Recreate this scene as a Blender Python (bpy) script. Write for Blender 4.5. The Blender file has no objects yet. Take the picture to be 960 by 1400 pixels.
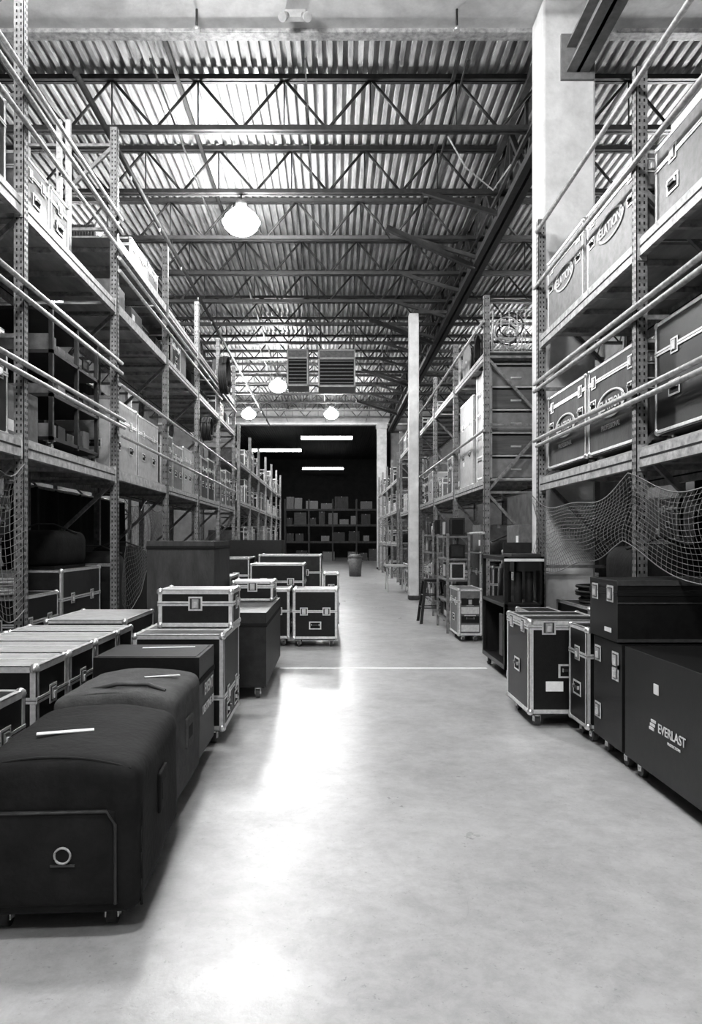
import bpy, math, random
from mathutils import Vector, Matrix, noise
random.seed(7)
sc=bpy.context.scene
try:
    sc.view_settings.view_transform='Standard'
    sc.view_settings.look='Medium High Contrast'
except Exception as e: print(e)

# ---------------------------------------------------------------- materials
def mat(name,v,rough=.5,metal=0.,var=.0,scale=8.,bump=0.,bscale=60.,emit=0.,detail=6.,stretch=None,spec=.5,v2=None):
    m=bpy.data.materials.new(name); m.use_nodes=True
    nt=m.node_tree; N=nt.nodes; L=nt.links
    b=N['Principled BSDF']
    b.inputs['Base Color'].default_value=(v,v,v,1)
    b.inputs['Roughness'].default_value=rough
    b.inputs['Metallic'].default_value=metal
    b.inputs['Specular IOR Level'].default_value=spec
    tc=N.new('ShaderNodeTexCoord')
    src=tc.outputs['Object']
    if stretch:
        mp=N.new('ShaderNodeMapping'); mp.inputs['Scale'].default_value=stretch
        L.new(src,mp.inputs['Vector']); src=mp.outputs['Vector']
    if var>0:
        n=N.new('ShaderNodeTexNoise'); n.inputs['Scale'].default_value=scale; n.inputs['Detail'].default_value=detail
        n.inputs['Roughness'].default_value=.65
        L.new(src,n.inputs['Vector'])
        r=N.new('ShaderNodeValToRGB')
        a=max(0,v*(1-var)); c=v*(1+var) if v2 is None else v2
        r.color_ramp.elements[0].position=.3; r.color_ramp.elements[0].color=(a,a,a,1)
        r.color_ramp.elements[1].position=.7; r.color_ramp.elements[1].color=(c,c,c,1)
        L.new(n.outputs['Fac'],r.inputs['Fac']); L.new(r.outputs['Color'],b.inputs['Base Color'])
    if bump>0:
        n2=N.new('ShaderNodeTexNoise'); n2.inputs['Scale'].default_value=bscale; n2.inputs['Detail'].default_value=4
        L.new(src,n2.inputs['Vector'])
        bp=N.new('ShaderNodeBump'); bp.inputs['Strength'].default_value=bump; bp.inputs['Distance'].default_value=.01
        L.new(n2.outputs['Fac'],bp.inputs['Height']); L.new(bp.outputs['Normal'],b.inputs['Normal'])
    if emit>0:
        b.inputs['Emission Color'].default_value=(1,1,1,1); b.inputs['Emission Strength'].default_value=emit
    return m
M={}
M['black']=mat('laminate_black',.012,.42,0,.35,25,.15,200)
M['dark']=mat('laminate_dark',.025,.5,0,.4,12,.15,150)
M['dark2']=mat('painted_plywood_dark',.05,.55,0,.45,9,.2,80,stretch=(1,1,.3))
M['grey']=mat('laminate_grey',.15,.5,0,.3,14,.1,120)
M['lgrey']=mat('laminate_light',.42,.5,0,.2,10,.1,120)
M['alu']=mat('aluminium_trim',.8,.36,.5,.15,30)
M['chrome']=mat('zinc_hardware',.8,.28,.8,.1,40)
M['rack']=mat('rack_paint',.21,.5,.15,.5,18,.1,60)
M['rackl']=mat('rack_galvanised',.42,.45,.3,.4,20,.1,60)
M['beam']=mat('rack_beam_paint',.38,.5,.1,.5,14)
M['hole']=mat('slot_dark',.008,.8)
M['ply']=mat('plywood_deck',.36,.7,0,.35,5,.1,40,stretch=(1,.25,1))
M['wood']=mat('crate_wood',.1,.7,0,.4,6,.2,50,stretch=(.3,1,3))
M['white']=mat('white_paint',.72,.5,0,.08,4,.15,20)
M['column']=mat('column_paint',.62,.6,0,.2,3,.4,14)
M['columng']=mat('column_paint_grey',.42,.6,0,.3,3,.4,14)  # greyer column paint for the far column and lintel
M['wall']=mat('wall_paint',.16,.8,0,.3,2,.2,30)
M['wallfar']=mat('wall_far_unlit',.02,.9,0,.3,2)  # far room is unlit; its darkness is put into the wall colour
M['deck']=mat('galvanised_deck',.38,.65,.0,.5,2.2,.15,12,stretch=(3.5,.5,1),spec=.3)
M['deckfar']=mat('deck_far_unlit',.02,.9)  # near-black deck colour carries the unlit far ceiling
M['joist']=mat('joist_primer',.04,.6,.1,.3,10)
M['cloth']=mat('padded_cover_black',.018,.8,0,.35,7,.35,35,spec=.3)
M['clothg']=mat('padded_cover_grey',.10,.85,0,.25,9,.4,60,spec=.25)
M['rubber']=mat('rubber_grey',.06,.6,0,.3,20)
M['wheel']=mat('caster_wheel',.1,.5,0,.3,20)
M['net']=mat('net_cord',.2,.8)
M['netd']=mat('net_cord_dark',.12,.8)
M['tape']=mat('white_tape',.9,.6,0,.1,20)
M['label']=mat('white_lettering',.7,.6,0,.05,20)
M['lamp']=mat('lamp_lens',1,.5,emit=90)
M['refl']=mat('acrylic_reflector',.9,.5,emit=25)  # reflector given a glow to widen the lamp's glare
M['tube']=mat('fluorescent_tube',1,.5,emit=18)
M['plastic']=mat('plastic_grey',.2,.45,0,.2,12)
M['cable']=mat('cable_black',.03,.6,0,.3,30)
M['cablew']=mat('cable_pale',.45,.6,0,.3,30)
MK=list(M.keys()); MI={k:i for i,k in enumerate(MK)}

def floor_mat():
    m=bpy.data.materials.new('polished_concrete'); m.use_nodes=True
    nt=m.node_tree; N=nt.nodes; L=nt.links; b=N['Principled BSDF']
    tc=N.new('ShaderNodeTexCoord')
    def nz(s,d=8,r=.6,dist=0):
        n=N.new('ShaderNodeTexNoise'); n.inputs['Scale'].default_value=s; n.inputs['Detail'].default_value=d
        n.inputs['Roughness'].default_value=r; n.inputs['Distortion'].default_value=dist
        L.new(tc.outputs['Object'],n.inputs['Vector']); return n
    def ramp(n,p0,c0,p1,c1):
        r=N.new('ShaderNodeValToRGB'); e=r.color_ramp.elements
        e[0].position=p0;e[0].color=(c0,)*3+(1,); e[1].position=p1;e[1].color=(c1,)*3+(1,)
        L.new(n.outputs['Fac'],r.inputs['Fac']); return r
    a=ramp(nz(1.1,12,.72,.4),.25,.38,.75,.60)
    c=ramp(nz(7,12,.8,.2),.33,.68,.60,1.0)
    s=ramp(nz(3.2,10,.85,.8),.28,.55,.41,1.0)
    sp=ramp(nz(38,6,.8),.33,.35,.40,1.0)
    def mul(x,y,f):
        mm=N.new('ShaderNodeMixRGB'); mm.blend_type='MULTIPLY'; mm.inputs['Fac'].default_value=f
        L.new(x.outputs['Color'],mm.inputs['Color1']); L.new(y.outputs['Color'],mm.inputs['Color2']); return mm
    o=mul(mul(mul(a,c,.8),s,.5),sp,.5)
    L.new(o.outputs['Color'],b.inputs['Base Color'])
    rr=ramp(nz(2.5,8,.65,.4),.3,.27,.7,.42); L.new(rr.outputs['Color'],b.inputs['Roughness'])
    b.inputs['Specular IOR Level'].default_value=.45
    bp=N.new('ShaderNodeBump'); bp.inputs['Strength'].default_value=.25; bp.inputs['Distance'].default_value=.01
    L.new(nz(7,8,.65).outputs['Fac'],bp.inputs['Height']); L.new(bp.outputs['Normal'],b.inputs['Normal'])
    return m
FM=floor_mat()

# ---------------------------------------------------------------- mesh builder
class MB:
    def __init__(s): s.v=[];s.f=[];s.m=[];s.s=[]
    def box(s,x0,x1,y0,y1,z0,z1,m):
        if x0>x1:x0,x1=x1,x0
        if y0>y1:y0,y1=y1,y0
        if z0>z1:z0,z1=z1,z0
        b=len(s.v)
        s.v+=[(x0,y0,z0),(x1,y0,z0),(x1,y1,z0),(x0,y1,z0),(x0,y0,z1),(x1,y0,z1),(x1,y1,z1),(x0,y1,z1)]
        for f in ((3,2,1,0),(4,5,6,7),(0,1,5,4),(1,2,6,5),(2,3,7,6),(3,0,4,7)):
            s.f.append(tuple(b+i for i in f)); s.m.append(MI[m]); s.s.append(False)
    def frame(s,p0,p1):
        d=(p1-p0).normalized()
        up=Vector((0,0,1)) if abs(d.z)<.95 else Vector((0,1,0))
        a=d.cross(up).normalized(); b=a.cross(d).normalized()
        return a,b
    def bar(s,p0,p1,w,h,m):
        p0=Vector(p0);p1=Vector(p1);a,b=s.frame(p0,p1);k=len(s.v)
        for p in (p0,p1):
            for (i,j) in ((-1,-1),(1,-1),(1,1),(-1,1)):
                s.v.append(tuple(p+a*i*w/2+b*j*h/2))
        for f in ((3,2,1,0),(4,5,6,7),(0,1,5,4),(1,2,6,5),(2,3,7,6),(3,0,4,7)):
            s.f.append(tuple(k+i for i in f)[::-1]); s.m.append(MI[m]); s.s.append(False)
    def cyl(s,p0,p1,r,m,n=8,r2=None,cap=True):
        p0=Vector(p0);p1=Vector(p1);a,b=s.frame(p0,p1);k=len(s.v); r2=r if r2 is None else r2
        for p,q in ((p0,r),(p1,r2)):
            for i in range(n):
                t=2*math.pi*i/n; s.v.append(tuple(p+a*math.cos(t)*q+b*math.sin(t)*q))
        for i in range(n):
            j=(i+1)%n; s.f.append((k+i,k+n+i,k+n+j,k+j)); s.m.append(MI[m]); s.s.append(n>4)
        if cap:
            s.f.append(tuple(k+i for i in range(n))); s.m.append(MI[m]); s.s.append(False)
            s.f.append(tuple(k+n+i for i in range(n))[::-1]); s.m.append(MI[m]); s.s.append(False)
    def path(s,pts,r,m,n=6,closed=False):
        P=[Vector(p) for p in pts]; c=len(P); k=len(s.v)
        for i,p in enumerate(P):
            q0=P[(i-1)%c] if (closed or i>0) else P[i]; q1=P[(i+1)%c] if (closed or i<c-1) else P[i]
            a,b=s.frame(q0,q1)
            for j in range(n):
                t=2*math.pi*j/n; s.v.append(tuple(p+a*math.cos(t)*r+b*math.sin(t)*r))
        for i in range(c if closed else c-1):
            i2=(i+1)%c
            for j in range(n):
                j2=(j+1)%n; s.f.append((k+i*n+j,k+i2*n+j,k+i2*n+j2,k+i*n+j2)); s.m.append(MI[m]); s.s.append(True)
    def sph(s,c,r,m,sx=1,sy=1,sz=1,n=10,k2=6):
        k=len(s.v)
        for i in range(k2+1):
            ph=math.pi*i/k2
            for j in range(n):
                t=2*math.pi*j/n
                s.v.append((c[0]+r*sx*math.sin(ph)*math.cos(t),c[1]+r*sy*math.sin(ph)*math.sin(t),c[2]+r*sz*math.cos(ph)))
        for i in range(k2):
            for j in range(n):
                j2=(j+1)%n
                s.f.append((k+i*n+j,k+(i+1)*n+j,k+(i+1)*n+j2,k+i*n+j2)); s.m.append(MI[m]); s.s.append(True)
    def torus(s,c,R,r,ax,m,n=20,n2=6):
        pts=[]
        for i in range(n):
            t=2*math.pi*i/n; u,v=math.cos(t)*R,math.sin(t)*R
            pts.append({'z':(c[0]+u,c[1]+v,c[2]),'x':(c[0],c[1]+u,c[2]+v),'y':(c[0]+u,c[1],c[2]+v)}[ax])
        s.path(pts,r,m,n2,True)
    def sheet(s,fn,nu,nv,m):
        k=len(s.v)
        for i in range(nu+1):
            for j in range(nv+1): s.v.append(fn(i/nu,j/nv))
        for i in range(nu):
            for j in range(nv):
                a=k+i*(nv+1)+j; s.f.append((a,a+nv+1,a+nv+2,a+1)); s.m.append(MI[m]); s.s.append(True)
    def rbox(s,x0,x1,y0,y1,z0,z1,r,m,n=14,dome=0,wr=0,seed=0):
        import bmesh
        bm=bmesh.new(); bmesh.ops.create_cube(bm,size=2)
        bmesh.ops.subdivide_edges(bm,edges=bm.edges[:],cuts=n,use_grid_fill=True)
        hx,hy,hz=(x1-x0)/2,(y1-y0)/2,(z1-z0)/2; cx,cy,cz=(x0+x1)/2,(y0+y1)/2,(z0+z1)/2
        k=len(s.v); bm.verts.ensure_lookup_table()
        for v in bm.verts:
            q=Vector([math.copysign(math.sin(abs(c)*math.pi/2),c) for c in v.co])
            p=Vector((q.x*hx,q.y*hy,q.z*hz))
            inn=Vector((max(-hx+r,min(hx-r,p.x)),max(-hy+r,min(hy-r,p.y)),max(-hz+r,min(hz-r,p.z))))
            d=p-inn
            if d.length>1e-6:
                p=inn+d.normalized()*r
            t=(p.z/hz+1)/2
            p.z+=dome*(1-(p.x/hx)**2)*max(0,t)**3
            if wr:
                nv=noise.noise_vector(Vector((p.x*5,p.y*5,p.z*3+seed)))
                p+=nv*wr
            s.v.append((cx+p.x,cy+p.y,cz+p.z))
        for f in bm.faces:
            s.f.append(tuple(k+v.index for v in f.verts)); s.m.append(MI[m]); s.s.append(True)
        bm.free()
    def obj(s,name,bevel=0,parent=None):
        xs=[v[0] for v in s.v];ys=[v[1] for v in s.v];zs=[v[2] for v in s.v]
        o=Vector(((min(xs)+max(xs))/2,(min(ys)+max(ys))/2,min(zs)))
        me=bpy.data.meshes.new(name)
        me.from_pydata([tuple(Vector(v)-o) for v in s.v],[],s.f)
        used=sorted(set(s.m)); mp={u:i for i,u in enumerate(used)}
        for u in used: me.materials.append(M[MK[u]])
        me.polygons.foreach_set('material_index',[mp[x] for x in s.m])
        me.polygons.foreach_set('use_smooth',s.s)
        me.update()
        ob=bpy.data.objects.new(name,me); ob.location=o
        sc.collection.objects.link(ob)
        if bevel:
            bv=ob.modifiers.new('bevel','BEVEL'); bv.width=bevel; bv.segments=2; bv.limit_method='ANGLE'; bv.angle_limit=math.radians(50)
        if parent:
            ob.parent=parent; ob.matrix_parent_inverse=Matrix.Translation(-parent.location)
        return ob
def text(parent,s,loc,size,face,m='label',name='lettering',ext=.001):
    c=bpy.data.curves.new(name,'FONT'); c.body=s; c.size=size; c.extrude=ext; c.align_x='CENTER'; c.align_y='CENTER'
    o=bpy.data.objects.new(name,c); sc.collection.objects.link(o)
    o.rotation_euler={'-x':(math.pi/2,0,-math.pi/2),'+x':(math.pi/2,0,math.pi/2),'-y':(math.pi/2,0,0),'+z':(0,0,0)}[face]
    o.parent=parent; o.location=Vector(loc)-parent.location
    c.offset=size*.012
    c.materials.append(M[m]); return o

# ---------------------------------------------------------------- casters & cases
def caster(b,x,y,z,h,side=1,w='wheel'):
    r=h*.42
    b.box(x-.045,x+.045,y-.045,y+.045,z+h-.006,z+h,'chrome')
    b.cyl((x,y,z+h-.03),(x,y,z+h-.004),.028,'chrome',10)
    for s in (-1,1):
        b.box(x+s*.024-.003,x+s*.024+.003,y-.02,y+.03,z+r*.8,z+h-.02,'chrome')
    b.box(x-.027,x+.027,y-.02,y+.03,z+h-.035,z+h-.02,'chrome')
    b.cyl((x-.019,y+.01,z+r),(x+.019,y+.01,z+r),r,w,16)
    b.cyl((x-.03,y+.01,z+r),(x+.03,y+.01,z+r),r*.3,'chrome',8)
def P(face,x0,x1,y0,y1):
    if face=='-y': return (lambda u,o:(x0+u,y0-o)),x1-x0
    if face=='+y': return (lambda u,o:(x1-u,y1+o)),x1-x0
    if face=='-x': return (lambda u,o:(x0-o,y1-u)),y1-y0
    if face=='+x': return (lambda u,o:(x1+o,y0+u)),y1-y0
def fbox(b,fn,u0,u1,o0,o1,z0,z1,m):
    p=fn(u0,o0);q=fn(u1,o1); b.box(p[0],q[0],p[1],q[1],z0,z1,m)
def latch(b,fn,u,z,s=1.):
    fbox(b,fn,u-.055*s,u+.055*s,0,.004,z-.055*s,z+.055*s,'alu')
    fbox(b,fn,u-.042*s,u+.042*s,.003,.005,z-.042*s,z+.042*s,'rubber')
    fbox(b,fn,u-.026*s,u+.026*s,.004,.012,z-.036*s,z+.034*s,'chrome')
    fbox(b,fn,u-.012*s,u+.012*s,.010,.018,z-.03*s,z+.01*s,'alu')
def handle(b,fn,u,z,s=1.):
    fbox(b,fn,u-.085*s,u+.085*s,0,.004,z-.055*s,z+.055*s,'alu')
    fbox(b,fn,u-.068*s,u+.068*s,.003,.005,z-.04*s,z+.04*s,'hole')
    fbox(b,fn,u-.05*s,u+.05*s,.006,.02,z-.004*s,z+.014*s,'rubber')
    for q in (-.055,.05): fbox(b,fn,u+q*s,u+(q+.008)*s,.003,.02,z-.006*s,z+.022*s,'chrome')
RL=random.Random(3)
def rc(name,x0,x1,y0,y1,z0,z1,panel='black',trim='alu',ch=.12,lid=None,tw=.028,topbars=0,hw=True,top=None,latches=2,bev=.0025,topbar_axis='x',hp=None):
    """road / flight case with aluminium edging, ball corners, latches, handles and casters"""
    b=MB(); zb=z0+ch
    i=.004
    b.box(x0+i,x1-i,y0+i,y1-i,zb+i,z1-i,panel)
    if top: b.box(x0+tw,x1-tw,y0+tw,y1-tw,z1-.006,z1-.001,top)
    if trim:
        th=tw
        for X in (x0,x1):
            for Y in (y0,y1):
                sx=1 if X==x0 else -1; sy=1 if Y==y0 else -1
                b.box(X,X+sx*th,Y,Y+sy*.006,zb,z1,trim); b.box(X,X+sx*.006,Y,Y+sy*th,zb,z1,trim)
        for Z in (zb,z1):
            sz=1 if Z==zb else -1
            for X in (x0,x1):
                sx=1 if X==x0 else -1
                b.box(X,X+sx*.006,y0,y1,Z,Z+sz*th,trim); b.box(X,X+sx*th,y0,y1,Z,Z+sz*.006,trim)
            for Y in (y0,y1):
                sy=1 if Y==y0 else -1
                b.box(x0,x1,Y,Y+sy*.006,Z,Z+sz*th,trim); b.box(x0,x1,Y,Y+sy*th,Z,Z+sz*.006,trim)
        rr=.03
        for X in (x0,x1):
            for Y in (y0,y1):
                for Z in (zb,z1):
                    sx=1 if X==x0 else -1; sy=1 if Y==y0 else -1; sz=1 if Z==zb else -1
                    b.sph((X+sx*.018,Y+sy*.018,Z+sz*.018),rr,'chrome')
    H=z1-zb
    if lid is None: lid=z1-H*.28
    for fc in ('-y','+y','-x','+x'):
        fn,w=P(fc,x0,x1,y0,y1)
        if lid:
            fbox(b,fn,.0,w,-.002,.003 if trim else .001,lid-.018,lid+.018,trim or 'hole')
            fbox(b,fn,0,w,.002 if trim else .001,.0035,lid-.0025,lid+.0025,'hole')
            if hw:
                nn=latches if w>.5 else 1
                for q in range(nn):
                    uu=(.13*w if q==0 else .87*w) if (hp and nn>1) else (w*(q+.5)/nn if nn>1 else w*.5)
                    latch(b,fn,uu,lid)
        if hw and H>.4:
            hz=zb+ (lid-zb)*.5 if lid else zb+H*.6
            if hp and w>.75: handle(b,fn,w*.12,lid-.2,.8); handle(b,fn,w*.88,lid-.2,.8)
            elif w>.75:
                handle(b,fn,w*.25,hz); handle(b,fn,w*.75,hz)
            else: handle(b,fn,w*.5,hz)
            if not hp and RL.random()<.35:
                u=w*RL.uniform(.12,.3); lz=hz-RL.uniform(.08,.16)
                fbox(b,fn,u,u+.14,0,.003,lz-.05,lz+.03,'tape')
    for k in range(topbars):
        if topbar_axis=='x':
            yy=y0+(y1-y0)*(k+1)/(topbars+1); b.box(x0,x1,yy-.018,yy+.018,z1-.004,z1+.004,'alu')
        else:
            xx=x0+(x1-x0)*(k+1)/(topbars+1); b.box(xx-.018,xx+.018,y0,y1,z1-.004,z1+.004,'alu')
    if ch>0:
        ins=.09
        for X in (x0+ins,x1-ins):
            for Y in (y0+ins,y1-ins): caster(b,X,Y,z0,ch)
        b.box(x0+.03,x1-.03,y0+.03,y1-.03,zb-.012,zb+.01,'dark2')
    return b.obj(name,bev)

# ---------------------------------------------------------------- shell
def slab(name,x0,x1,y0,y1,z0,z1,m):
    b=MB(); b.box(x0,x1,y0,y1,z0,z1,m); return b.obj(name)
fl=slab('floor',-9.2,9.2,-6.2,62.2,-.2,0,'wall'); fl.data.materials.clear(); fl.data.materials.append(FM)
slab('wall_left',-9.2,-9,-6,38,0,8.6,'wall')
slab('wall_right',9,9.2,-6,38,0,8.6,'wall')
slab('wall_rear',-9.2,9.2,-6.2,-6,0,8.6,'wall')
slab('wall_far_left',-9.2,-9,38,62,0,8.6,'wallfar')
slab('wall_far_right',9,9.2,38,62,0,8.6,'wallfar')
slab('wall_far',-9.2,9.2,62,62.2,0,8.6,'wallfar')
def deck(name,y0,y1,z,m):
    b=MB(); p=.145; x=-9.2; prof=[]
    while x<9.2:
        prof+=[(x,z),(x+.06,z),(x+.072,z+.065),(x+.133,z+.065)]; x+=p
    for (X,Z) in prof: b.v.append((X,y0,Z)); b.v.append((X,y1,Z))
    for i in range(len(prof)-1):
        b.f.append((2*i,2*i+1,2*i+3,2*i+2)); b.m.append(MI[m]); b.s.append(False)
    b.box(-9.2,9.2,y0,y1,z+.08,z+.2,m)
    return b.obj(name)
deck('ceiling',-6.2,38,8.3,'deck')
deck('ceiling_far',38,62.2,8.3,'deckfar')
b=MB(); b.box(-8.98,8.98,8.3,9.0,7.74,8.29,'column'); b.box(-8.98,8.98,8.92,9.08,7.69,7.76,'beam'); b.obj('concrete_girder',.01)
b=MB(); b.box(-8.98,8.98,37.6,37.98,7.45,8.29,'columng'); b.box(-8.98,8.98,37.52,38.0,7.41,7.5,'column'); b.obj('concrete_lintel',.01)
slab('wall_divider_left',-9,-5.2,37.7,38,0,7.4,'wall')
slab('wall_divider_right',3.0,9,37.7,38,0,7.4,'wall')
def column(x0,x1,y0,y1,z1,cap=True,m='column'):
    b=MB(); b.box(x0,x1,y0,y1,0,z1,m)
    if cap: b.box(x0-.04,x1+.04,y0-.03,y1+.04,z1-.25,z1-.02,m)
    b.box(x0-.01,x1+.01,y0-.01,y1+.01,0,.12,'dark2')
    return b.obj('concrete_column',.03)
column(2.42,3.03,8.42,8.9,7.735,False)
column(1.9,2.15,18.2,18.45,7.15,False,'column')
column(2.25,2.75,37.1,37.5,7.4,True,'columng')
def joist(y):
    b=MB(); zt,zb=8.27,7.5
    for s in (-.04,.04):
        b.bar((-8.95,y+s,zt-.03),(8.95,y+s,zt-.03),.055,.07,'joist')
        b.bar((-8.95,y+s,zb),(8.95,y+s,zb),.055,.07,'joist')
    x=-8.9; p=.63; up=True
    while x<8.9-.01:
        x2=min(8.9,x+p); b.cyl((x,y,zb if up else zt-.03),(x2,y,zt-.03 if up else zb),.022,'joist',6)
        if not up: b.cyl((x,y,zb),(x,y,zt-.05),.012,'joist',5)
        x=x2; up=not up
    b.obj('roof_joist')
y=10.7
JY=[]
while y<37: joist(y); JY.append(y); y+=1.93
for y in (7.5,5.5,3.5,1.5,-.5,-2.5,-4.5): joist(y)
b=MB(); X=2.95
for s in (-.08,.08):
    b.bar((X+s,9.1,7.05),(X+s,37.4,7.05),.11,.12,'joist'); b.bar((X+s,9.1,7.47),(X+s,37.4,7.47),.05,.06,'joist')
    b.bar((X+s,9.1,8.2),(X+s,37.4,8.2),.1,.1,'joist')
y=9.2;up=True
while y<37.3:
    b.bar((X,y,7.05 if up else 8.2),(X,min(37.4,y+.965),8.2 if up else 7.05),.08,.06,'joist'); b.bar((X,y,7.05),(X,y,8.2),.045,.05,'joist'); y+=.965; up=not up
b.obj('truss_girder')
b=MB()
for i,y in enumerate(JY[1:12]):
    b.bar((2.85,y-.1,7.08),(1.55,y-.1,7.46),.07,.07,'joist')
    if i%3==1: b.bar((2.85,y+.2,7.0),(1.0,y-.7,7.42),.09,.09,'joist')
b.obj('knee_braces')
b=MB(); b.box(2.05,2.84,18.28,18.38,7.16,7.24,'joist'); b.obj('girder_bracket')
b=MB()
for x in (-6.5,-4.2,-2.3,-.35,1.7,5,7):
    b.bar((x,9.2,7.55),(x,37.4,7.55),.02,.02,'joist')
    if x in (-2.3,1.7,-6.5): b.bar((x+.05,9.1,8.2),(x+.05,37.4,8.2),.05,.05,'joist')
b.obj('joist_bridging')
b=MB(); b.cyl((-3.2,9.1,7.3),(-3.2,37,7.3),.04,'joist',10)
for y in JY: b.cyl((-3.2,y,7.3),(-3.2,y,7.5),.008,'joist',5)
for y in JY: b.cyl((-3.2,y+.9,7.3),(-3.2,y+.9,7.2),.015,'chrome',6)
b.obj('sprinkler_pipe')
b=MB()
b.path([(2.8,14.9,7.4),(2.3,14.7,7.15),(1.7,14.4,7.35),(1.1,13.9,7.2),(.8,13.5,7.46)],.012,'cable',6)
b.path([(2.8,11.5,7.4),(2.5,11.4,6.95),(2.0,11.0,7.1),(1.7,10.8,7.46)],.012,'cablew',6)
b.obj('overhead_cable')
b=MB(); b.box(2.68,2.94,3,8.38,6.86,6.89,'plastic'); b.box(2.68,2.94,3,8.38,7.14,7.17,'plastic'); b.box(2.79,2.83,3,8.38,6.86,7.17,'plastic'); b.box(2.62,3.0,8.38,8.418,6.78,7.3,'plastic'); b.obj('steel_crane_rail')
for x in (-1.6,1.46):
    b=MB(); b.cyl((x,8.6,7.5),(x,8.6,7.739),.014,'joist',6); b.cyl((x,8.6,7.48),(x,8.6,7.52),.04,'chrome',8); b.obj('sprinkler_drop')
b=MB(); b.box(-.56,-.32,8.6,8.68,7.65,7.739,'lgrey'); b.cyl((-.54,8.6,7.67),(-.59,8.53,7.6),.035,'lgrey',10,.055); b.cyl((-.34,8.6,7.67),(-.29,8.53,7.6),.035,'lgrey',10,.055); b.obj('emergency_light')
def highbay(x,y,z,W=1500,top=7.46):
    b=MB()
    b.cyl((x,y,z+.28),(x,y,top),.012,'joist',6)
    b.cyl((x,y,z+.2),(x,y,z+.36),.1,'plastic',12)
    b.cyl((x,y,z+.21),(x,y,z+.0),.16,'refl',20,.33,cap=False)
    b.sph((x,y,z),.31,'lamp',1,1,.7,18,8)  # lens enlarged to stand in for glare around the lamp
    o=b.obj('high_bay_light')
    l=bpy.data.lights.new('high_bay_lamp','POINT'); l.energy=W; l.shadow_soft_size=.34
    lo=bpy.data.objects.new('high_bay_lamp',l); sc.collection.objects.link(lo); lo.parent=o; lo.location=(0,0,z-o.location.z)
for x,y,W in ((-1.58,12.63,2100),(-1.96,26.14,2200),(-.06,31.93,1600),(-3.67,31.93,1400),(-1.7,5.5,1400),(-.4,.6,2000),(-1.0,-3.2,1300),(-6.2,16.49,800),(6,12.63,900),(6,24,800)):  # starts with the visible lamps; the later ones are added out of view
    highbay(x,y,6.98,W)
def strip(x,y,z,L):
    b=MB(); b.box(x-L/2,x+L/2,y-.1,y+.1,z,z+.07,'plastic')
    for s in (-.07,.07): b.cyl((x-L/2+.03,y+s,z-.05),(x+L/2-.03,y+s,z-.05),.08,'tube',8)  # tubes thickened so their shape carries the bloom
    for s in (-1,1): b.cyl((x+s*L*.4,y,z+.07),(x+s*L*.4,y,8.3),.012,'joist',5)
    b.obj('fluorescent_fixture')
strip(-.35,42,7.4,3.0); strip(-.75,56,7.0,3.2); strip(-3.6,47,7.3,3.2); strip(7.1,50,7.6,3); strip(5,44,7.4,2.6)  # middle and left fixtures are visible; those at right are added, unseen
def heater(x0,x1,y0,y1,z0,z1):
    b=MB(); b.box(x0,x1,y0,y1,z0,z1,'grey')
    for X in (x0,x1-.05): b.box(X,X+.05,y0-.02,y0+.01,z0,z1,'lgrey')
    for Z in (z0,z1-.05,z1-.3): b.box(x0,x1,y0-.02,y0+.01,Z,Z+.05,'lgrey')
    n=7
    for k in range(n):
        z=z0+.12+(z1-z0-.5)*k/(n-1); b.box(x0+.06,x1-.06,y0-.02,y0+.01,z,z+.03,'plastic')
    b.box(x0+.05,x1-.05,y0-.004,y0+.01,z0+.08,z1-.32,'hole')
    for X in (x0+.05,x1-.05):
        for Y in (y0+.05,y1-.05): b.cyl((X,Y,z1),(X,Y,8.28),.012,'joist',5)
    b.box(x0+.1,x1-.1,y1,y1+.5,z0+.1,z1-.1,'grey')
    b.obj('unit_heater',.01)
heater(-.45,.7,22.5,23.5,6.2,7.36); heater(-1.42,-.75,22.6,23.5,6.25,7.4)

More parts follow.
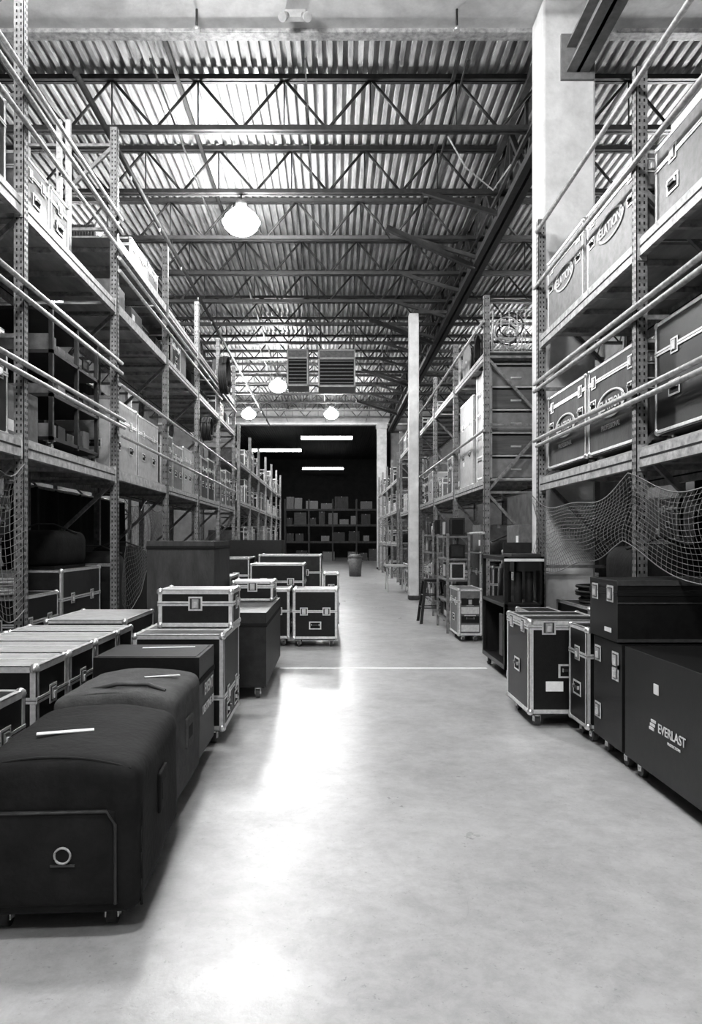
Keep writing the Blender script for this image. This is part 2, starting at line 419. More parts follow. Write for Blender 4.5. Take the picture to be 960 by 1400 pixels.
# ---------------------------------------------------------------- racks
def rack(name,xf,depth,ys,levels,top,side,mat='rack',bmat='beam',deckm='ply',holes=True,uw=.085,skip=(),bh=.13):
    b=MB(); xb=xf+side*depth
    h=uw/2
    for y in ys:
        for X in (xf,xb):
            b.box(X-h,X+h,y-h,y-h+.006,0,top,mat); b.box(X-h,X+h,y+h-.006,y+h,0,top,mat)
            o=X-side*h; b.box(o,o+side*.006,y-h,y+h,0,top,mat)
            b.box(X-h-.02,X+h+.02,y-h-.03,y+h+.03,0,.01,mat)
        if holes and y<20:
            z=.15
            while z<top-.05:
                for s in (-.018,.018):
                    b.box(xf+s-.006,xf+s+.006,y-h-.0015,y-h+.001,z,z+.022,'hole')
                    o=xf-side*h; b.box(o-side*.0015,o,y+s-.006,y+s+.006,z,z+.022,'hole')
                z+=.052 if y<9.5 else .104
        z=.2; up=True
        while z+1.0<top:
            b.bar((xf,y,z),(xb,y,z),.035,.035,mat)
            b.bar((xf,y,z if up else z+1.0),(xb,y,z+1.0 if up else z),.04,.04,mat)
            z+=1.0; up=not up
        b.bar((xf,y,z),(xb,y,z),.035,.035,mat)
    for i in range(len(ys)-1):
        y0,y1=ys[i]+h,ys[i+1]-h
        for k,z in enumerate(levels):
            if (i,k) in skip: continue
            for X in (xf,xb):
                b.box(X-.025,X+.025,y0,y1,z-bh,z-.02,bmat)
                b.box(X-side*.026,X-side*.027,y0+.02,y1-.02,z-.09,z-.075,'hole')
                for yy in (y0,y1-.012):
                    b.box(X-.035,X+.035,yy,yy+.012,z-.18,z+.02,bmat)
            nn=4
            for q in range(nn):
                yy=y0+(y1-y0)*(q+.5)/nn
                b.box(xf+side*.026,xb-side*.026,yy-.02,yy+.02,z-.07,z-.022,bmat)
            w=(y1-y0-.04)/2
            for q in range(2):
                ya=y0+.01+q*(w+.02)
                b.box(xf-side*.01,xb+side*.01,ya,ya+w,z-.02,z,deckm)
    return b.obj(name)
LX=-2.6
LY=[3.45,6.1,8.72,11.37,14.0,16.6,19.2]
rack('pallet_rack',LX,1.06,LY[:3],[2.35,4.35],6.4,-1,bh=.16)
rack('pallet_rack',LX,1.06,LY[3:],[2.35,4.35,5.15],6.05,-1)
b=MB()
for z in (2.35,4.35,5.15):
    for X in (LX,LX-1.06):
        b.box(X-.025,X+.025,8.78,11.31,z-.13,z-.02,'beam')
    for q in range(4):
        yy=8.78+2.53*(q+.5)/4; b.box(LX-.03,LX-1.03,yy-.02,yy+.02,z-.07,z-.022,'beam')
    b.box(LX+.01,LX-1.07,8.78,11.31,z-.02,z,'ply')
b.obj('rack_shelf_bay')
def gr(x,segs,name='guard_rail'):
    b=MB()
    for (y0,y1,z,m) in segs:
        b.cyl((x,y0,z),(x,y1,z),.022,m,8)
    b.obj(name)
xr=LX+.065
gr(xr,[(3.4,8.8,3.62,'rackl'),(3.4,8.8,3.5,'rackl'),(3.4,8.9,2.95,'rackl'),(3.4,8.9,2.86,'rackl'),(3.4,8.8,5.35,'rackl'),(3.4,8.8,5.2,'rackl'),(3.4,8.8,4.95,'rackl')])
gr(xr,[(8.7,19.2,3.35,'rackl'),(8.7,19.2,2.75,'rackl'),(8.7,16.7,4.7,'rackl'),(8.7,19.2,4.85,'rackl')])
b=MB()
for x in (-3.0,-2.9): b.box(x-.025,x+.025,8.0,8.05,4.36,6.1,'rackl')
b.bar((-3.0,8.02,5.5),(-2.9,8.02,5.5),.04,.04,'rackl'); b.box(-3.06,-2.84,7.9,8.15,4.352,4.37,'rackl'); b.obj('lighting_stand_posts')

RX=2.35
rack('pallet_rack',RX,1.0,[.3,2.95,5.6,8.25],[2.2,3.8],5.1,1,bh=.15)
rack('pallet_rack',2.27,.9,[10.8,13.5,16.2,18.9,21.6,24.3],[2.4,4.3],5.1,1)
gr(RX-.065,[(2.5,8.3,3.26,'rackl'),(2.5,8.3,3.18,'rackl'),(2.5,8.3,2.62,'rackl'),(2.5,8.2,2.55,'rackl'),(2.5,8.2,4.95,'rackl'),(2.5,8.3,4.35,'rackl')])
gr(2.27-.065,[(10.7,20,3.1,'rackl'),(10.7,24.3,4.7,'rackl'),(10.7,18,1.6,'rackl')])
rack('pallet_rack',LX,1.0,[20.2,22.9,25.6,28.3,31,33.7,36.3],[1.4,2.6,3.7],4.7,-1,holes=False)
rack('pallet_rack',2.3,1.0,[25.8,28.4,31,33.6,36.2],[1.4,2.6,3.7],4.6,1,holes=False)
rack('pallet_rack',-5.6,1.0,[4,6.7,9.4,12.1,14.8,17.5,20.2],[1.5,3.0,4.5],6,-1,holes=False)
rack('pallet_rack',5.6,1.0,[3,5.7,8.4,11.1,13.8,16.5,19.2],[1.5,3.0,4.5],6,1,holes=False)
rack('pallet_rack',-4.2,1.0,[40,43,46,49],[1.5,3.0],4.4,-1,holes=False)
b=MB()
for X in (-3.4,-1.7,0,1.7,3.4):
    for Y in (52,53.2): b.box(X-.05,X+.05,Y-.05,Y+.05,0,4.4,'dark2')
for z in (1.4,2.6,3.7):
    for Y in (52,53.2): b.box(-3.4,3.4,Y-.03,Y+.03,z-.14,z-.02,'dark2')
    b.box(-3.4,3.4,51.95,53.25,z-.02,z,'wood')
b.obj('pallet_rack')

# ---------------------------------------------------------------- small storage items
def crate(x0,x1,y0,y1,z0,z1,m='plastic'):
    b=MB(); t=.015
    b.box(x0,x1,y0,y1,z0,z0+t,m)
    b.box(x0,x0+t,y0,y1,z0,z1,m);b.box(x1-t,x1,y0,y1,z0,z1,m);b.box(x0,x1,y0,y0+t,z0,z1,m);b.box(x0,x1,y1-t,y1,z0,z1,m)
    b.box(x0-.012,x1+.012,y0-.012,y0+.01,z1-.03,z1,m);b.box(x0-.012,x1+.012,y1-.01,y1+.012,z1-.03,z1,m)
    b.box(x0-.012,x0+.01,y0,y1,z1-.03,z1,m);b.box(x1-.01,x1+.012,y0,y1,z1-.03,z1,m)
    n=4
    for k in range(n+1):
        yy=y0+(y1-y0)*k/n; b.box(x0-.008,x0,yy-.008,yy+.008,z0,z1,m); b.box(x1,x1+.008,yy-.008,yy+.008,z0,z1,m)
    for k in range(3):
        b.sph((x0+(x1-x0)*(.25+.25*k),(y0+y1)/2,z1-.06),.08,random.choice(['cable','cablew','plastic']),1,1.4,.8)
    b.obj('storage_crate')
def coil(x,y,z,R=.2,m='cable',ax='z',name='cable_coil'):
    b=MB()
    for k in range(7):
        a=random.uniform(-.02,.02)
        if ax=='z': b.torus((x+a,y+random.uniform(-.02,.02),z+.016+.026*k),R*random.uniform(.85,1),.015,'z',m,22,6)
        else: b.torus((x-.08+.026*k,y+a,z+R+.016),R*random.uniform(.93,1),.015,'x',m,22,6)
    b.obj(name)
def reel(x,y,z,R=.3,w=.3,m='wood',c='cable'):
    b=MB()
    for s in (-w/2,w/2):
        b.cyl((x+s-.012,y,z+R),(x+s+.012,y,z+R),R,m,24)
        b.cyl((x+s-.016,y,z+R),(x+s+.016,y,z+R),.05,'chrome',10)
    b.cyl((x-w/2,y,z+R),(x+w/2,y,z+R),R*.35,m,14)
    k=-w/2+.03
    while k<w/2-.02:
        b.torus((x+k,y,z+R),R*.72,.02,'x',c,22,6); k+=.036
    b.cyl((x-w/2+.02,y,z+R),(x+w/2-.02,y,z+R),R*.7,c,18)
    b.obj('cable_reel')
def bag(x0,x1,y0,y1,z0,z1,m='cloth'):
    b=MB(); b.rbox(x0,x1,y0,y1,z0+.01,z1,min(x1-x0,z1-z0,y1-y0)*.3,m,8,.0,.012,random.random()*9)
    cx,cy=(x0+x1)/2,(y0+y1)/2
    b.path([(x0+.0,cy-.12,z1-.03),(cx-.05,cy-.1,z1+.07),(cx+.05,cy+.1,z1+.07),(x1,cy+.12,z1-.03)],.012,'rubber',6)
    b.box(x0+.03,x1-.03,y0+.04,y1-.04,z0,z0+.03,m)
    b.obj('equipment_bag')
def carton(x0,x1,y0,y1,z0,z1,m='lgrey'):
    b=MB(); b.box(x0,x1,y0,y1,z0,z1,m); cx=(x0+x1)/2
    b.box(cx-.025,cx+.025,y0-.001,y1+.001,z1-.06,z1+.001,'tape' if m=='lgrey' else 'lgrey')
    b.box(x0-.001,x0+.01,y0+.05,y0+.18,z0+.1,z0+.2,'tape'); b.box(x1-.01,x1+.001,y0+.05,y0+.18,z0+.1,z0+.2,'tape')
    b.obj('cardboard_box',.004)
def shelfcart(x0,x1,y0,y1,z0,z1,n=3):
    b=MB(); t=.04
    for X in (x0,x1-t):
        for Y in (y0,(y0+y1)/2,y1-t): b.box(X,X+t,Y,Y+t,z0+.1,z1,'dark')
    for k in range(n+1):
        z=z0+.12+(z1-z0-.16)*k/n; b.box(x0,x1,y0,y1,z,z+.035,'dark')
        if k<n:
            yy=y0+.05
            while yy<y1-.3:
                hh=random.uniform(.1,.22); b.box(x0+.06,x1-.06,yy,yy+.2,z+.035,z+.035+hh,random.choice(['dark','plastic','black','grey'])); yy+=.25
    for X in (x0+.05,x1-.05):
        for Y in (y0+.05,y1-.05): caster(b,X,Y,z0,.12)
    b.obj('shelving_cart')
def fill(xf,side,depth,y0,y1,z,hmax,dens=1.,pal=('black','dark','grey','lgrey','dark'),hmin=.3):
    y=y0+.08
    xa,xb=(xf+.06,xf+depth-.08) if side>0 else (xf-depth+.08,xf-.06)
    while y<y1-.45:
        w=random.uniform(.45,.85); w=min(w,y1-.06-y); h=min(hmax,random.uniform(hmin,max(hmin+.1,.75))); k=random.random()
        if w<.3: break
        if k<.55:
            rc('road_case',xa,xb,y,y+w,z,z+h,random.choice(pal),'alu',.0,hw=y<24)
        elif k<.66: crate(xa+.15,xb-.15,y+.03,y+w-.03,z,z+min(h,.35),'dark2')
        elif k<.76: carton(xa+.05,xb-.05,y,y+w,z,z+h,'grey')
        elif k<.88: bag(xa+.1,xb-.1,y,y+w,z,z+min(h,.5))
        else: reel((xa+xb)/2,y+.3,z,min(.27,h/2),.34); w=max(w,.62)
        y+=w+random.uniform(.02,.1)/dens
def backdrop(x,y0,y1,z0,z1,m='cloth',ph=0.):  # added dark sheet, standing for the dark gear behind the racks
    b=MB(); n=48
    f=lambda o:(lambda u,v:(x+o+.06*math.sin(u*38+ph+v)*(.3+v)+.02*math.sin(u*91),y0+(y1-y0)*u,z1-(z1-z0)*v*(.92+.08*math.sin(u*5+ph))))
    b.sheet(f(0),n,10,m); b.sheet(f(.012),n,10,m)
    b.cyl((x+.02,y0-.05,z1),(x+.02,y1+.05,z1),.02,'rackl',8)
    b.obj('dark_backdrop')

DK=('black','dark','dark','dark2','grey')
# ---- left rack contents
shelfcart(-3.5,-2.72,7.1,8.5,2.35,3.78)
carton(-3.5,-2.8,6.25,6.95,2.35,2.85,'grey')
y=8.86
for (w,h,p) in ((1.15,.9,'lgrey'),(1.15,.88,'lgrey')):
    rc('road_case',-3.5,-2.68,y,y+w,2.35,2.35+h,p,'alu',.0,top='grey',bev=.003); y+=w+.06
for yb in (11.45,14.08,16.68):
    y=yb
    for q in range(3):
        rc('road_case',-3.5,-2.68,y,y+.78,2.35,2.35+random.uniform(.75,.95),random.choice(['lgrey','grey','grey','dark2']),'alu',.0); y+=.84
fill(LX,-1,1.06,3.5,6.05,2.35,.7,pal=DK); fill(LX,-1,1.06,3.5,6.05,4.35,1.0,pal=('black','dark'),hmin=.6)
fill(LX,-1,1.06,6.2,7.8,4.35,.5,pal=DK)
carton(-3.3,-2.7,8.95,9.5,4.35,4.7,'grey'); carton(-3.3,-2.7,9.8,10.35,4.35,4.62,'dark2'); crate(-3.3,-2.8,10.5,11.1,4.35,4.65,'dark2')
fill(LX,-1,1.06,8.85,11.3,5.15,.35,pal=DK)
fill(LX,-1,1.06,11.45,13.95,4.35,.55,pal=DK); fill(LX,-1,1.06,14.05,16.55,4.35,.5,pal=DK); fill(LX,-1,1.06,16.65,19.15,4.35,.5,pal=DK)
reel(-2.95,15,5.15,.3,.35); reel(-2.95,17.2,5.15,.3,.35); coil(-2.9,16,5.15,.25,'cable','x'); coil(-2.9,15.6,5.15,.3,'cable','x'); fill(LX,-1,1.06,11.45,12.8,5.15,.45,pal=DK)
coil(-2.42,16.4,4.75,.42,'cable','x'); coil(-2.42,14.1,3.4,.22,'cable','x')
# ground level in the left rack
bag(-3.4,-2.75,8.95,9.9,0,1.35,'cloth'); bag(-3.4,-2.75,10.0,11.1,0,1.4,'cloth')
rc('road_case',-3.5,-2.7,6.3,7.2,0,1.0,'black','alu'); rc('road_case',-3.5,-2.7,7.3,8.5,0,1.2,'dark','alu')
bag(-3.4,-2.8,7.4,8.4,1.2,1.6,'cloth'); coil(-3.1,6.7,1.0,.25,'cablew')
for yb in (11.5,14.1,16.7): fill(LX,-1,1.06,yb,yb+2.4,0.0,1.2,pal=DK,hmin=.6)
rc('road_case',-3.5,-2.75,3.7,5.6,0,.9,'black','alu')
backdrop(-3.95,3.6,6.0,.9,2.0,'cloth'); backdrop(-3.95,8.9,13.8,.6,2.2,'cloth',2.)
backdrop(-4.1,9.2,13.6,2.6,4.1,'cloth',1.)
for yb in (20.3,23,25.7,28.4,31.1,33.8):
    for z in (0,1.4,2.6,3.7): fill(LX,-1,1.0,yb,yb+2.5,z,.8)
for yb in (25.9,28.5,31.1,33.7):
    for z in (0,1.4,2.6,3.7): fill(2.3,1,1.0,yb,yb+2.4,z,.8)
for yb in (4.1,6.8,9.5,12.2,14.9):
    for z in (0,1.5,3.0,4.5): fill(-5.6,-1,1.0,yb,yb+2.5,z,1.1,pal=DK,hmin=.7)
for yb in (3.1,5.8,8.5,11.2,13.9):
    for z in (0,1.5,3.0,4.5): fill(5.6,1,1.0,yb,yb+2.5,z,1.1,pal=DK,hmin=.7)
for z in (0,1.4,2.6,3.7):
    x=-3.3
    while x<2.6:
        h=random.uniform(.35,.95); w=random.uniform(.4,1.0)
        if random.random()<.8: carton(x,x+w,52.1,53.1,z,z+h,random.choice(['dark2','plastic','wood','grey','dark']))
        x+=w+random.uniform(.03,.3)

# ---- right near rack contents
for (ya,yb) in ((6.85,8.05),(5.68,6.78)):
    o=rc('road_case',RX+.02,RX+.85,ya,yb,2.2,3.06,'dark2','alu',.07,bev=.003,hp=1,lid=2.92)
    ym=(ya+yb)/2
    text(o,'ELATION',(RX+.014,ym,2.66),.125,'-x'); text(o,'PROFESSIONAL',(RX+.014,ym,2.47),.062,'-x')
    b=MB(); b.torus((0,0,0),.2,.02,'x','label',28,5)
    b.v=[(RX+.015+v[0]*.1,ym+v[1]*1.45,2.665+v[2]*.55) for v in b.v]; b.obj('oval_logo',0,o)
rc('road_case',RX+.05,RX+.85,4.2,5.45,2.2,3.1,'black','alu',.08); rc('road_case',RX+.05,RX+.85,3.05,4.1,2.2,3.0,'black','alu',.08)
for (ya,yb,h) in ((6.95,8.1,.76),(5.7,6.85,.74)):
    o=rc('road_case',RX+.03,RX+.85,ya,yb,3.8,3.8+h,'grey','alu',.0,top='lgrey',hp=1,lid=3.8+h-.12)
    text(o,'ELATION',(RX+.024,(ya+yb)/2,4.2),.12,'-x')
    b=MB(); b.torus((0,0,0),.2,.02,'x','label',28,5)
    b.v=[(RX+.025+v[0]*.1,(ya+yb)/2+v[1]*1.4,4.2+v[2]*.55) for v in b.v]; b.obj('oval_logo',0,o)
rc('road_case',RX+.05,RX+.9,4.3,5.45,3.8,4.4,'grey','alu',.0,top='lgrey')
rc('road_case',RX+.05,RX+.9,3.05,4.2,3.8,4.4,'grey','alu',.0,top='lgrey')
carton(RX+.1,RX+.8,4.4,5.3,4.405,4.5,'white')
def shelfcrate(x0,x1,y0,y1,z0,z1):
    b=MB(); n=5
    b.box(x0,x0+.03,y0,y1,z0,z1,'lgrey'); b.box(x1-.03,x1,y0,y1,z0,z1,'lgrey'); b.box(x0,x1,y1-.03,y1,z0,z1,'wood')
    for k in range(n+1):
        z=z0+(z1-z0-.03)*k/n; b.box(x0,x1,y0,y1,z,z+.03,'lgrey')
        if k<n:
            b.box(x0+.03,x1-.03,y0+.02,y0+.04,z+.04,z+.03+(z1-z0)/n-.06,'wood' if k%2 else 'plastic')
            b.box((x0+x1)/2-.08,(x0+x1)/2+.08,y0+.005,y0+.02,z+.14,z+.17,'chrome')
            b.box(x0-.01,x0,y0+.05,y1-.05,z+.06,z+.09,'alu')
    for (Y) in (y0+.02,(y0+y1)/2,y1-.05): b.box(x0-.015,x0,Y,Y+.04,z0,z1,'alu')
    b.obj('drawer_crate',.004)
shelfcrate(2.36,3.14,10.95,11.95,2.4,4.15)
o=rc('road_case',2.32,3.1,12.1,13.3,2.4,3.9,'lgrey','alu',.0)
fill(2.27,1,.9,13.6,16.1,2.4,1.0,pal=DK); fill(2.27,1,.9,16.3,18.8,2.4,.9); fill(2.27,1,.9,19,21.5,2.4,.9); fill(2.27,1,.9,21.7,24.2,2.4,.9)
reel(2.55,13.1,4.3,.36,.3,'plastic'); reel(2.55,14.0,4.3,.36,.3,'plastic','cablew'); coil(2.5,12.2,4.3,.3,'cable','x'); coil(2.6,15,4.3,.3,'cable','x')
fill(2.27,1,.9,16.3,18.8,4.3,.6,pal=DK); fill(2.27,1,.9,19,24.1,4.3,.6,pal=DK)
b=MB()
x0,x1,y0,y1,z0,z1=2.4,3.0,10.95,11.6,4.3,4.95
for X in (x0,x1):
    for Y in (y0,y1): b.cyl((X,Y,z0),(X,Y,z1),.012,'rackl',6)
for k in range(4):
    z=z0+.012+(z1-z0-.02)*k/3
    for X in (x0,x1): b.cyl((X,y0,z),(X,y1,z),.006,'rackl',5)
    for Y in (y0,y1): b.cyl((x0,Y,z),(x1,Y,z),.006,'rackl',5)
for k in range(1,5):
    for Y in (y0,y1): b.cyl((x0+.12*k,Y,z0),(x0+.12*k,Y,z1),.005,'rackl',5)
for k in range(5): b.torus((2.7+random.uniform(-.05,.05),11.25,z0+.3+.05*k),.14+.012*k,.014,'y',random.choice(['cablew','cable']),20,6)
b.box(x0,x1,y0,y1,z0,z0+.01,'rackl'); b.obj('wire_basket')
for yb in (13.6,16.3,19,21.7): fill(2.27,1,.9,yb,yb+2.5,0.,1.3,pal=DK,hmin=.7)
rc('road_case',2.4,3.1,11.0,11.8,0,1.1,'dark','alu'); rc('road_case',2.4,3.1,11.95,12.9,0,1.3,'grey','alu')
bag(2.45,3.05,11.05,11.75,1.1,1.5,'cloth'); carton(2.45,3.05,12.1,12.8,1.3,1.75,'grey')
rc('road_case',2.45,3.2,9.75,10.6,0,1.35,'dark','alu'); carton(2.5,3.1,9.8,10.5,1.355,1.7,'grey')
rc('road_case',2.45,3.25,5.8,6.9,0,1.0,'black','alu'); rc('road_case',2.45,3.25,7.0,8.0,0,.85,'dark','alu')
backdrop(3.55,5.75,7.2,.6,2.1,'cloth',1.); backdrop(3.5,3.1,5.5,.5,2.1,'cloth',3.); backdrop(3.7,9.2,13,.5,3.9,'cloth',3.)
bag(2.5,3.2,5.9,6.8,1.0,1.45,'cloth'); coil(2.8,7.5,.85,.28,'cable')
bag(2.5,3.2,3.2,4.3,.84,1.35,'cloth')

def bench(x0,x1,y0,y1,h,lv,m='rack'):
    b=MB()
    for X in (x0,x1):
        for Y in (y0,y1): b.box(X-.02,X+.02,Y-.02,Y+.02,0,h,m)
    for z in lv:
        b.box(x0,x1,y0,y1,z-.03,z,'plastic')
        yy=y0+.08
        while yy<y1-.35:
            w=random.uniform(.2,.4); hh=random.uniform(.12,.3); b.box(x0+.05,x1-.05,yy,yy+w,z,z+hh,random.choice(['dark','dark2','black','alu','plastic','grey'])); 
            b.box(x0+.04,x0+.05,yy+.03,yy+w-.03,z+.03,z+hh-.03,random.choice(['dark','hole','lgrey']))
            b.box(x0+.08,x1-.08,yy-.01,yy,z+.03,z+hh-.03,random.choice(['dark','hole','lgrey'])); yy+=w+.05
    b.obj('equipment_shelving',.003)
bench(1.84,2.18,11.7,12.8,1.6,(.2,.52,.86,1.2,1.56)); bench(1.98,2.18,14.4,16,1.7,(.3,.8,1.25,1.6)); 

o=rc('amplifier_rack_case',1.84,2.2,10.75,11.5,0,.78,'grey','alu',.09,tw=.035)
b=MB()
for k in range(4): b.box(1.89,2.15,10.742,10.752,.15+.13*k,.25+.13*k,'black' if k%2 else 'alu')
b.obj('amplifier_fronts',0,o)
b=MB(); x0,x1,y0,y1=1.82,2.24,7.75,8.9; t=.04
for X in (x0,x1-t):
    for Y in (y0,y1-t): b.box(X,X+t,Y,Y+t,.12,1.32,'black')
b.box(x0,x1,y0,y1,1.28,1.32,'black'); b.box(x0,x1,y0,y1,.78,.82,'black'); b.box(x0,x1,y0,y1,.12,.17,'black')
b.box(x1-.02,x1,y0,y1,.15,1.3,'black'); b.box(x0+.02,x1-.02,y1-.02,y1,.15,.8,'black')
b.box(x0,x1,y0,y0+.015,.17,.78,'dark')
b.box(x0+.0,x0+.02,y0+.1,y0+.25,.25,.7,'rubber'); b.box(x0-.002,x1+.002,y0-.004,y0+.01,1.27,1.3,'white')
for k in range(3): b.cyl((x0+.1+.12*k,y0+.3,.82),(x0+.1+.12*k,y0+.3,1.15),.045,'cable',10)
for X in (x0+.07,x1-.07):
    for Y in (y0+.07,y1-.07): caster(b,X,Y,0,.12)
for X in (x0+.1,):
    b.box(X,X+.32,y0+.1,y0+.5,1.32,1.35,'dark2'); b.box(X,X+.32,y0+.48,y0+.5,1.35,1.47,'dark')
b.obj('equipment_cart',.003)
b=MB()
for k in range(6): b.cyl((2.06+.03*k,9.1+.05*k,.02),(2.1+.03*k,9.15+.05*k,1.15+.05*k),.03,random.choice(['cable','plastic','dark']),10)
b.box(1.98,2.32,8.98,9.5,0,.35,'dark'); b.obj('cable_bin')

def stool(x,y,h=.79):
    b=MB()
    b.box(x-.19,x+.19,y-.19,y+.19,h-.04,h,'black')
    b.cyl((x,y,h-.05),(x,y,h-.035),.17,'black',12)
    for sx in (-1,1):
        for sy in (-1,1):
            b.bar((x+sx*.16,y+sy*.16,h-.03),(x+sx*.25,y+sy*.25,0.01),.05,.035,'black')
            b.cyl((x+sx*.25,y+sy*.25,0),(x+sx*.25,y+sy*.25,.02),.03,'rubber',8)
    for z,e in ((.28,.22),(.5,.195)):
        for s in (-1,1):
            b.bar((x-e,y+s*e,z),(x+e,y+s*e,z),.025,.02,'black'); b.bar((x+s*e,y-e,z),(x+s*e,y+e,z),.025,.02,'black')
    b.obj('bar_stool',.004)
stool(1.83,13.3)
b=MB(); b.box(1.55,2.15,21,22.3,.72,.76,'lgrey')
for X in (1.6,2.1):
    b.cyl((X,21.1,0),(X,21.5,.72),.015,'chrome',6); b.cyl((X,22.2,0),(X,21.8,.72),.015,'chrome',6)
b.cyl((1.6,21.3,.36),(2.1,21.3,.36),.012,'chrome',6); b.obj('folding_table')
b=MB(); b.cyl((.92,30,0),(.92,30,.8),.24,'grey',20,.29); b.torus((.92,30,.8),.29,.025,'z','grey',22,6); b.cyl((.92,30,.8),(.92,30,.9),.28,'plastic',20,.2)
for s in (-1,1): b.box(.92+s*.3-.03,.92+s*.3+.03,29.93,30.07,.6,.66,'plastic')
b.obj('trash_can')

# ---------------------------------------------------------------- left floor cases
def cover(name,x0,x1,y0,y1,z0,z1,m,dome,front=True,seed=0,r=.06):
    b=MB(); zb=z0+.09
    b.rbox(x0,x1,y0,y1,zb,z1-dome,r,m,20,dome,.006,seed)
    b.box(x0+.08,x1-.08,y0+.08,y1-.08,zb-.02,zb+.02,'dark2')
    for X in (x0+.13,x1-.13):
        for Y in (y0+.13,y1-.13): caster(b,X,Y,z0,.1,w='rubber')
    for Y in (y0+.03,y1-.03):
        pts=[]
        for k in range(13):
            u=-1+2*k/12; X=(x0+x1)/2+u*((x1-x0)/2-.04); pts.append((X,Y,z1-dome+dome*(1-u*u)*.94-.006))
        b.path(pts,.006,m,6)
    for k in range(4):
        b.cyl((x1-.004,y0+.05,z1-.2-.1*k+.02),(x1-.004,y0+.05,z1-.2-.1*k-.08),.005,m,6)
    if front:
        xa,xc=x0+.06,x1-.09; zt=z0+.49
        pts=[(xa,y0-.004,z0+.14),(xa,y0-.012,zt-.05),(xa+.03,y0-.014,zt),(xc-.03,y0-.014,zt),(xc,y0-.012,zt-.05),(xc,y0-.004,z0+.14)]
        b.path(pts,.007,'dark2',6)
        b.rbox(xa,xc,y0-.012,y0+.03,z0+.14,zt,.012,m,8,0,.003,seed+4)
        cx=xa+.33; b.torus((cx,y0-.018,z0+.33),.029,.0045,'y','lgrey',20,6)
        b.cyl((cx,y0-.012,z0+.33),(cx,y0-.016,z0+.33),.026,'hole',16)
        b.box(cx-.045,cx+.045,y0-.018,y0-.01,z0+.288,z0+.296,'rubber')
    ym=(y0+y1)/2
    b.rbox(x1-.01,x1+.012,ym-.09,ym+.09,z0+.33,z0+.5,.008,m,5)
    b.box(x1+.008,x1+.0135,ym-.05,ym+.05,z0+.38,z0+.45,'hole')
    return b.obj(name)
o=cover('padded_covered_case',-1.42,-.75,2.72,3.66,0,.69,'cloth',.05,True,1,.06)
b=MB(); b.bar((-1.24,3.05,.693),(-1.02,3.11,.693),.035,.004,'tape'); b.obj('masking_tape_strip',0,o)
o.rotation_euler[2]=math.radians(3.5)
o2=cover('padded_covered_case',-1.46,-.82,3.78,4.55,0,.71,'clothg',.04,False,5,.05)
b=MB(); b.path([(-1.3,3.95,.69),(-1.15,3.9,.73),(-1.0,3.95,.72),(-.9,3.93,.69)],.012,'rubber',6); b.bar((-1.08,4.2,.712),(-.9,4.3,.706),.02,.004,'tape'); b.obj('cover_strap',0,o2)
o=rc('equipment_case',-1.52,-.84,4.62,5.2,0,.76,'black',None,.11,lid=.6,hw=False,top='dark')
text(o,'EVENT',(-.834,4.93,.52),.11,'+x'); text(o,'LIGHTING 80',(-.834,4.91,.4),.075,'+x')
b=MB(); b.bar((-1.3,5.0,.762),(-.95,5.05,.762),.03,.003,'tape'); b.obj('tape_strip',0,o)
rc('road_case',-1.46,-.79,5.32,6.17,0,.81,'black','alu',.11,topbars=2,tw=.035,topbar_axis='x',top='grey',lid=.35)
o=rc('road_case',-1.37,-.78,5.72,6.15,.814,1.11,'black','alu',0,lid=1.0,tw=.035,latches=1,top='lgrey')
o=rc('equipment_case',-1.13,-.62,6.85,8.7,0,.82,'dark',None,.12,lid=.7,hw=False)
rc('road_case',-1.12,-.66,8.1,8.6,.82,1.04,'black','alu',0,lid=.98,top='lgrey')
rc('road_case',-.56,.07,10.2,10.85,0,.81,'black','alu',.11,lid=.5,tw=.04)
rc('road_case',-1.25,-.6,10.25,10.9,0,.81,'black','alu',.11,lid=.5,tw=.04)
rc('road_case',-1.3,-.45,11.5,12.3,0,1.12,'black','alu',.12)
rc('road_case',-1.3,-.2,12.8,13.6,0,1.24,'dark','alu',.12)
rc('road_case',-.15,.1,12.0,12.6,0,.95,'black','alu',.12)
rc('road_case',-1.75,-1.25,8.95,9.7,0,1.05,'black','alu',.12,top='lgrey')
rc('equipment_crate',-1.86,-1.18,7.3,8.4,0,1.49,'dark2',None,.12,lid=1.42,hw=False)
rc('equipment_crate',-2.3,-1.0,14.3,15.2,0,1.5,'black',None,.12,hw=False)
rc('road_case',-2.3,-1.4,12.3,13.2,0,1.2,'dark','alu',.12)
rc('road_case',-2.2,-1.5,2.68,3.57,0,.77,'black','alu',.11,topbars=1,tw=.035)
for k,(ya,yb) in enumerate(((4.05,4.52),(4.56,5.04),(5.08,5.56),(5.6,6.0))):
    rc('road_case',-2.5,-1.64,ya,yb,0,.8,'black','alu',.11,topbars=1,tw=.038,topbar_axis='x',top='lgrey')
rc('road_case',-2.45,-1.75,6.2,7.15,0,.82,'dark','alu',.11,topbars=0,tw=.03,top='lgrey')

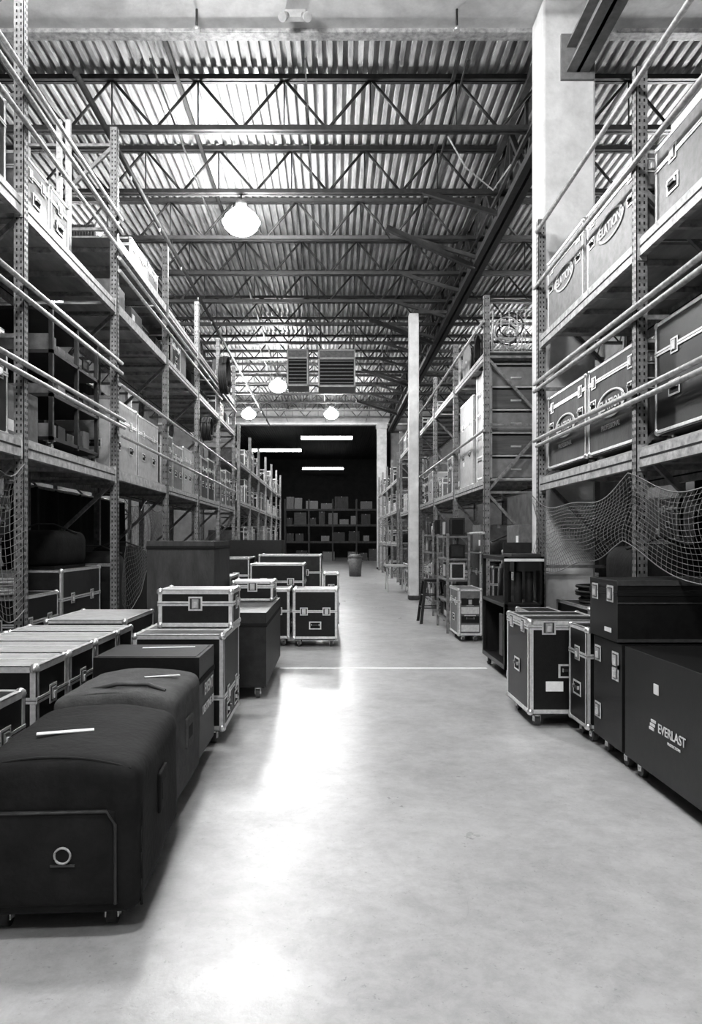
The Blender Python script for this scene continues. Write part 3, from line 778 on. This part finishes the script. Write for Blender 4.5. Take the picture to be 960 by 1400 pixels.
# ---------------------------------------------------------------- right floor cases
o=rc('equipment_case',1.88,2.9,3.1,4.72,0,.82,'black',None,.11,lid=0,hw=False)
text(o,'EVERLAST',(1.879,4.06,.41),.075,'-x'); text(o,'PRODUCTIONS',(1.879,4.03,.355),.022,'-x')
b=MB()
for k in range(3): b.box(1.877,1.882,4.28-.012*k,4.34-.012*k,.38+.024*k,.396+.024*k,'label')
b.box(1.877,1.882,4.22,4.28,.6,.66,'label'); b.obj('logo_bars',0,o)
o=rc('equipment_case',1.88,2.9,4.76,5.28,0,.82,'black',None,.11,lid=.0,hw=False)
b=MB(); fn,w=P('-x',1.88,2.9,4.76,5.28); latch(b,fn,.1,.7); latch(b,fn,.42,.7); latch(b,fn,.1,.3); latch(b,fn,.42,.62); b.obj('butterfly_latches',0,o)
o=rc('equipment_case',1.86,2.88,4.78,5.3,.822,1.235,'black',None,0,lid=1.15,hw=False)
b=MB(); b.box(1.86,2.88,4.777,4.782,.83,.85,'rubber'); b.box(1.86,2.88,4.777,4.782,1.2,1.235,'rubber'); b.box(1.86,2.88,4.777,4.782,1.08,1.09,'rubber')
fn,w=P('-x',1.86,2.88,4.78,5.3); latch(b,fn,.12,1.14); latch(b,fn,.40,1.14)
fbox(b,fn,.3,.42,.0,.003,.88,.91,'label'); b.obj('edge_strip',0,o)
rc('road_case',1.86,2.28,5.36,5.76,0,.85,'black','alu',.11,tw=.03)
rc('road_case',1.56,2.2,5.82,6.55,0,.86,'black','alu',.11,tw=.038,lid=.8,topbars=1)
rc('road_case',1.9,2.25,6.7,7.6,0,.8,'dark','alu',.11)

def net(name,x,ya,yb,zt,zb,sag,m,ny,nz,bulge=.08,pins=2):
    b=MB()
    def pt(i,j):
        u=i/ny;v=j/nz
        t=(u*pins)%1.0
        per=1-(2*t-1)**2
        z=zt-(zt-zb)*v*(.85+.15*math.sin(u*7+1))-sag*per*(1-.3*v)-.03*math.sin(u*23)
        return (x-bulge*math.sin(v*math.pi)*per+.025*math.sin(11*u+6*v),ya+(yb-ya)*u+.05*math.sin(v*4+u*9),z)
    for i in range(ny+1): b.path([pt(i,j) for j in range(nz+1)],.0022,m,3)
    for j in range(nz+1): b.path([pt(i,j) for i in range(ny+1)],.0022 if 0<j<nz else .006,m,3)
    b.obj(name)
net('cargo_net',RX-.09,3.0,8.2,1.98,1.25,.16,'net',80,16)
net('cargo_net',LX+.09,3.3,6.0,2.1,.9,.1,'net',40,20)
net('cargo_net',LX+.09,8.8,11.2,2.0,.7,.1,'netd',36,22)

b=MB(); b.box(-.62,1.8,8.51,8.58,0.0,.003,'tape'); b.obj('floor_tape_line')

w=bpy.data.worlds.new('world'); sc.world=w; w.use_nodes=True
w.node_tree.nodes['Background'].inputs['Color'].default_value=(.5,.5,.5,1); w.node_tree.nodes['Background'].inputs['Strength'].default_value=.3

cd=bpy.data.cameras.new('camera'); cam=bpy.data.objects.new('camera',cd); sc.collection.objects.link(cam)
cam.location=(0,0,1.5); cam.rotation_euler=(math.pi/2,0,0)
cd.sensor_fit='VERTICAL'; cd.sensor_height=36; cd.lens=1000/1400*36
cd.shift_x=25/1400; cd.shift_y=38/1400; cd.clip_end=200; cd.clip_start=.05
sc.camera=cam
